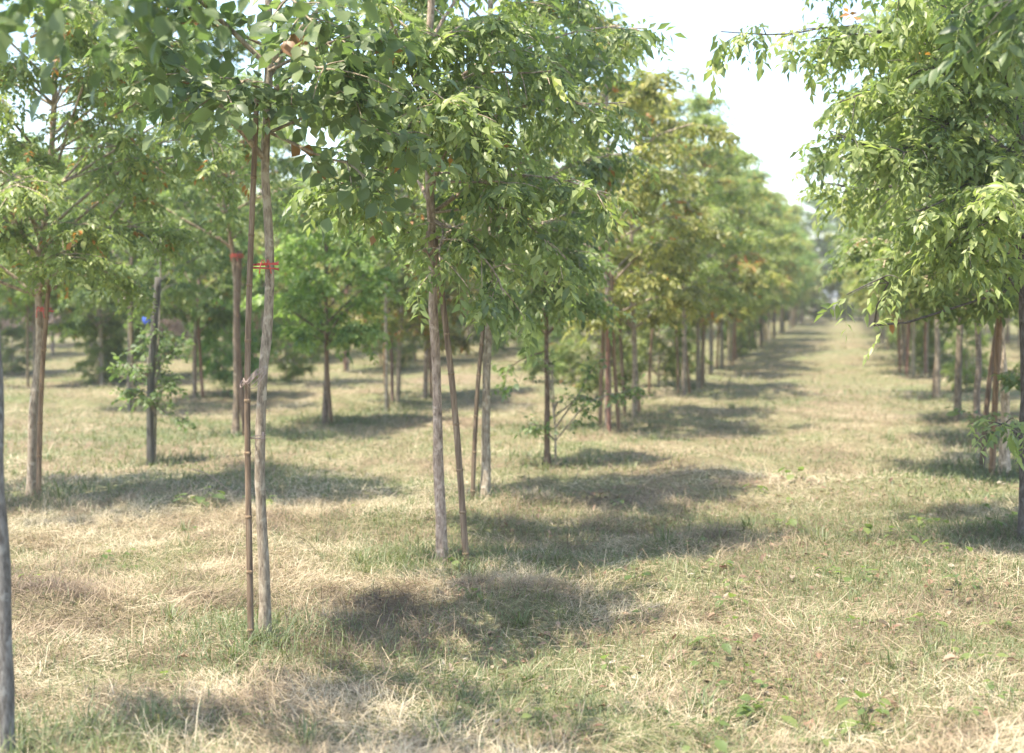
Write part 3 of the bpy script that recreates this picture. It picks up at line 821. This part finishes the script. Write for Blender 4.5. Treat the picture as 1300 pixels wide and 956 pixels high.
# ------------------------------------------------------------------ ground cover
TR = np.array(TREES)
def near_tree(x, y):
    d = np.full(len(x), 9.)
    for tx, ty in TR[TR[:, 1] < 50]:
        d = np.minimum(d, np.hypot(x - tx, y - ty))
    return np.exp(-(d / .55) ** 2)

def scatter(n, y0, y1, pw, margin=.9):
    """points over the wedge in front of the camera, y^pw weighted, wide enough for a step to the side"""
    u = rng.random(n)
    a = pw + 1
    y = (y0 ** a + u * (y1 ** a - y0 ** a)) ** (1 / a) if abs(a) > 1e-3 else y0 * (y1 / y0) ** u
    half = y * .375 + margin
    x = (rng.random(n) * 2 - 1) * half
    return x, y

def blades(x, y, L, W, el, bend, var, lift, lay=False):
    n = len(x)
    az = (vnoise(x, y, .55, 61) * 9 + rng.normal(0, 1.3, n)) if lay else rng.random(n) * 2 * math.pi
    d = np.stack([np.cos(az) * np.cos(el), np.sin(az) * np.cos(el), np.sin(el)], 1)
    tw = rng.normal(0, .35, n)
    el2 = el - bend
    d2 = np.stack([np.cos(az + tw) * np.cos(el2), np.sin(az + tw) * np.cos(el2), np.sin(el2)], 1)
    r = np.stack([x, y, height(x, y) + lift], 1)
    m = r + d * (L * .5)[:, None]; t = m + d2 * (L * .5)[:, None]
    g = height(t[:, 0], t[:, 1]) + .004
    t[:, 2] = np.maximum(t[:, 2], g); m[:, 2] = np.maximum(m[:, 2], height(m[:, 0], m[:, 1]) + .006)
    rs = rng.normal(0, .5, n)
    s = np.stack([-np.sin(az), np.cos(az), rs * .6], 1) * (W / 2)[:, None]
    V = np.stack([r - s, r + s, m - s * .85, m + s * .85, t], 1).reshape(-1, 3)
    i = (np.arange(n) * 5)[:, None]
    F = np.concatenate([i + np.array([[0, 1, 3]]), i + np.array([[0, 3, 2]]), i + np.array([[2, 3, 4]])])
    return V, F, np.repeat(var, 5)

def merge(parts):
    V, F, A, o = [], [], [], 0
    for v, f, a in parts:
        V.append(v); F.append(f + o); A.append(a); o += len(v)
    return np.concatenate(V), np.concatenate(F), np.concatenate(A)

def patch(x, y):     # 0 straw .. 1 green
    return np.clip((vnoise(x, y, 1.9, 31) * .5 + vnoise(x, y, .7, 32) * .4 + vnoise(x, y, 5.5, 33) * .35 - .55) / .34, 0, 1)

straw, green = [], []
for (n, y0, y1, pw, wmul) in ((330000, 3.2, 11, .6, 1.0), (140000, 11, 22, .2, 1.5), (60000, 22, 52, -.2, 3.4)):
    x, y = scatter(n, y0, y1, pw)
    g = np.clip(patch(x, y) + near_tree(x, y) * .35, 0, 1)
    m = (rng.random(n) > g * .8) & (rng.random(n) < .05 + 1.7 * vnoise(x, y, .30, 44))
    x1, y1_, g1 = x[m], y[m], g[m]; k = len(x1)
    tone = np.clip(.60 + (vnoise(x1, y1_, .8, 41) - .5) * .8 + (vnoise(x1, y1_, .20, 43) - .5) * .95 + rng.normal(0, .17, k), 0, 1)
    el = np.abs(rng.normal(.10, .28, k)) * np.where(rng.random(k) < .9, 1, 2.2)
    straw.append(blades(x1, y1_, rng.uniform(.05, .17, k) * np.where(rng.random(k) < .06, 1.8, 1) * (1 + .25 * (wmul > 2)), rng.uniform(.0012, .0034, k) * wmul, np.clip(el, 0, 1.2), rng.normal(.35, .4, k), tone, rng.random(k) ** 2 * .035, True))
for (n, y0, y1, pw, wmul) in ((150000, 3.2, 11, .6, .8), (90000, 11, 22, .2, 1.7), (70000, 22, 60, -.2, 3.4)):
    x, y = scatter(n, y0, y1, pw)
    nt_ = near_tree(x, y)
    g = np.clip(patch(x, y) + nt_ * .5 + .12, 0, 1)
    m = rng.random(n) < g
    x1, y1_, g1, n1 = x[m], y[m], g[m], nt_[m]; k = len(x1)
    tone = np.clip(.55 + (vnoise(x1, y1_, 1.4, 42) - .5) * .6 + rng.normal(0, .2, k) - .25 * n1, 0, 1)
    L = rng.uniform(.03, .10, k) * (1 + 1.6 * n1 * rng.random(k))
    green.append(blades(x1, y1_, L, rng.uniform(.0028, .006, k) * wmul, rng.uniform(.35, 1.35, k), rng.uniform(.1, 1.1, k), tone, 0 * L))
V, F, A = merge(straw)
o = link('dry_straw', mesh_np('dry_straw', V, F, M_STRAW, A)); o['kind'] = 'stuff'; tag(o, 'matted pale dry straw covering the plantation floor', 'straw')
V, F, A = merge(green)
o = link('grass', mesh_np('grass', V, F, M_GRASS, A)); o['kind'] = 'stuff'; tag(o, 'short green grass growing up through the straw', 'grass')

# leaf litter under the near-black trunk's crown
n = 3600
x = rng.uniform(-.4, 4.2, n); y = rng.uniform(4.8, 12, n)
k = rng.random(n) < np.clip(.25 + .6 * vnoise(x, y, 1.1, 55), 0, 1)
x, y = x[k], y[k]; n = len(x)
P = np.stack([x, y, height(x, y) + rng.uniform(.004, .02, n)], 1)
A = rng.normal(size=(n, 3)); A[:, 2] *= .2
N = np.array([0, 0, 1.]) + rng.normal(size=(n, 3)) * .35
L = rng.uniform(.025, .06, n)
V, F, vv = leaf_batch(P, A, N, L, L * .5, np.clip(rng.normal(.38, .25, n), 0, 1), True)
o = link('leaf_litter', mesh_np('leaf_litter', V, F, M_DRYLEAF, vv)); o['kind'] = 'stuff'; tag(o, 'scatter of small dry brown leaves over the grass', 'leaf litter')

# single curled fallen leaves one can pick out
DL = []
for vv in (.1, .35, .55, .78):
    V, F = leaf_shape(True); V = V.copy(); V[:, 2] += V[:, 0] ** 2 * .9
    DL.append(mesh_np('fallen_leaf', V, F, M_DRYLEAF, np.full(len(V), vv)))
spots = [(838, 683, 0), (1005, 740, 3), (1180, 655, 3), (1240, 858, 2), (1080, 765, 2), (1130, 810, 3), (700, 800, 1), (240, 832, 1), (985, 800, 0), (1040, 850, 1), (1150, 690, 2), (1115, 738, 0)]
spots += [(random.uniform(880, 1290), random.uniform(650, 945), random.randrange(4)) for _ in range(20)]
for px, py, q in spots:
    b = base_at(px, py); s = random.uniform(.05, .085)
    o = link('fallen_leaf', DL[q], loc=(b[0], b[1], b[2] + .014)); o.scale = (s * .62, s, s)
    o.rotation_euler = (random.uniform(-.3, .5), random.uniform(-.4, .4), random.uniform(0, 6.28))
    tag(o, 'curled brown dry leaf lying on the grass in front of the near-black trunk' if q < 3 else 'bleached pale dry leaf lying on the grass before the near-black trunk', 'leaf',
        'brown fallen leaves' if q < 3 else 'pale fallen leaves')

NEAR = [(b1, 'the ribbon-tied tree'), (b2, 'the leaning-bamboo tree'), (b3, 'the straight grey tree'), (b4, 'the small round-crowned tree'), (b6, 'the crooked pale-barked tree'), (b7, 'the blue-grey pole'),
        (b8, 'the slanting-topped tree'), (b9, 'the globe-crowned tree'), (b11, 'the near-black trunk'), (b12, 'the whitish trunk')]
def beside(p):
    d, w = min((math.hypot(p[0] - q[0], p[1] - q[1]), n) for q, n in NEAR)
    return ('at the foot of ' if d < .6 else 'in the open near ') + w
# broad-leaved weeds
def weed(px, py, s, nl, label, group=None, tint=(.6, .68, .55)):
    b = base_at(px, py)
    root = link('weed', None, loc=b); root.empty_display_size = .05
    w = beside(b) if group else ''
    tag(root, (label + ' ' + w).strip(), 'plant', group and group + ' ' + w)
    stem = Tubes()
    ends = []
    for k in range(nl):
        a = k * 2.4 + random.random(); r = s * random.uniform(.25, .6); h = s * random.uniform(.2, .7)
        e = np.array([math.cos(a) * r, math.sin(a) * r, h])
        stem.add(polyline([(0, 0, -.02), (e[0] * .3, e[1] * .3, h * .6), e], 6), np.linspace(.0018, .001, 6), 4); ends.append((a, e))
    sm = stem.mesh('stem', M_LEAF)
    av = sm.attributes.new('var', 'FLOAT', 'POINT'); av.data.foreach_set('value', np.full(len(sm.vertices), .7, dtype=np.float32))
    st = link('stem', sm, root, color=(*tint, 1))
    for a, e in ends:
        L = s * random.uniform(.3, .62)
        o = link('leaf', random.choice(LEAF_VARIANTS[2:6])[1], root, color=(*tint, 1))
        o.location = e; o.scale = (L * .75, L, L); o.rotation_euler = (random.uniform(-.5, .15), random.uniform(-.3, .3), a - math.pi / 2)
weed(255, 648, .22, 9, 'round-leaved weed clump on straw behind the ribbon-tied tree')
weed(330, 655, .16, 6, 'small bright weed sprouting beside the round-leaved clump')
weed(910, 868 - 30, .13, 5, 'low weed in the trodden grass before the lane')
for _ in range(46):
    px, py = random.uniform(860, 1290), 600 + 340 * random.random()
    weed(px, py, random.uniform(.08, .16), random.randint(4, 7), 'small broad-leaved weed in the grass', 'broad-leaved weeds')
for _ in range(30):
    px, py = random.uniform(20, 860), 600 + 340 * random.random()
    weed(px, py, random.uniform(.06, .12), random.randint(4, 6), 'tiny weed in the straw', 'tiny weeds')

# taller grass tufts
TUFT = []
for q in range(5):
    n = 34
    x = rng.normal(0, .03, n); y = rng.normal(0, .03, n)
    az = rng.random(n) * 6.28; L = rng.uniform(.10, .30, n); out = rng.uniform(.15, 1.3, n)
    r0 = np.stack([x, y, np.full(n, -.02)], 1)
    d = np.stack([np.cos(az) * out, np.sin(az) * out, np.ones(n)], 1); d = unit(d)
    m = r0 + d * (L * .55)[:, None]; t = m + unit(d + np.stack([np.cos(az), np.sin(az), -.6 + 0 * az], 1) * .8) * (L * .5)[:, None]
    s = np.stack([-np.sin(az), np.cos(az), 0 * az], 1) * .004
    V = np.stack([r0 - s, r0 + s, m - s, m + s, t], 1).reshape(-1, 3); i = (np.arange(n) * 5)[:, None]
    F = np.concatenate([i + np.array([[0, 1, 3]]), i + np.array([[0, 3, 2]]), i + np.array([[2, 3, 4]])])
    TUFT.append(mesh_np('grass_tuft', V, F, M_GRASS, np.repeat(np.clip(rng.normal(.55, .2, n), 0, 1), 5)))
sp = [(285, 850), (300, 830), (240, 620), (120, 610), (345, 585), (640, 700), (720, 640), (800, 600), (690, 600), (830, 560), (740, 690), (660, 790), (930, 520), (1190, 520), (1240, 590), (1290, 740), (60, 590), (270, 590), (170, 575), (400, 690), (1130, 560), (520, 650)]
sp += [(random.uniform(10, 1290), 520 + 420 * random.random()) for _ in range(34)]
for px, py in sp:
    b = base_at(px, py)
    o = link('grass_tuft', random.choice(TUFT), loc=b); s = random.uniform(.4, .8); o.scale = (s, s, s); o.rotation_euler = (0, 0, random.uniform(0, 6.28))
    w = beside(b); tag(o, 'taller green grass tuft ' + w, 'grass tuft', 'grass tufts ' + w)

# bent dry stalks and twigs
for k, (p0, p1, lab) in enumerate([((243, 607), (288, 628), 'pale dry stick poking out of the grass by the bushy low sapling'), ((375, 690), (408, 712), 'thin dark twig lying right of the ribbon-tied trunk'), ((725, 715), (750, 742), 'bent green stalk lying before the small round-crowned tree')]):
    a, b = base_at(*p0), base_at(*p1); a[2] += .06; b[2] += .01
    t = Tubes(); t.add(polyline([a - a, (b - a) * .5 + np.array([0, 0, .03]), b - a], 8), np.linspace(.004, .006, 8), 5)
    tag(link('fallen_stick', t.mesh('fallen_stick', M_CANE), loc=a, color=(1.3, 1.25, 1.2, 1) if k == 0 else (.6, .7, .5, 1)), lab, 'stick')

# ------------------------------------------------------------------ thin distant haze, thickened to lift the dark tones
hm, hnt, hout = newmat('haze_air')
pv = hnt.nodes.new('ShaderNodeVolumePrincipled')
pv.inputs['Color'].default_value = (.97, .98, .96, 1)
pv.inputs['Density'].default_value = .0014
pv.inputs['Anisotropy'].default_value = .2
hnt.links.new(pv.outputs[0], hout.inputs['Volume'])
x0, x1, y0, y1, z0, z1 = -750, 750, -90, 1500, -1.2, 10.5
hv = [(x, y, z) for x in (x0, x1) for y in (y0, y1) for z in (z0, z1)]
hme = bpy.data.meshes.new('haze')
hme.from_pydata(hv, [], [(0, 1, 3, 2), (4, 6, 7, 5), (0, 4, 5, 1), (2, 3, 7, 6), (0, 2, 6, 4), (1, 5, 7, 3)])
hme.materials.append(hm)
hz = link('haze', hme)
hz['kind'] = 'stuff'
tag(hz, 'thin haze between the rows, thickened to lift dark tones', 'haze')
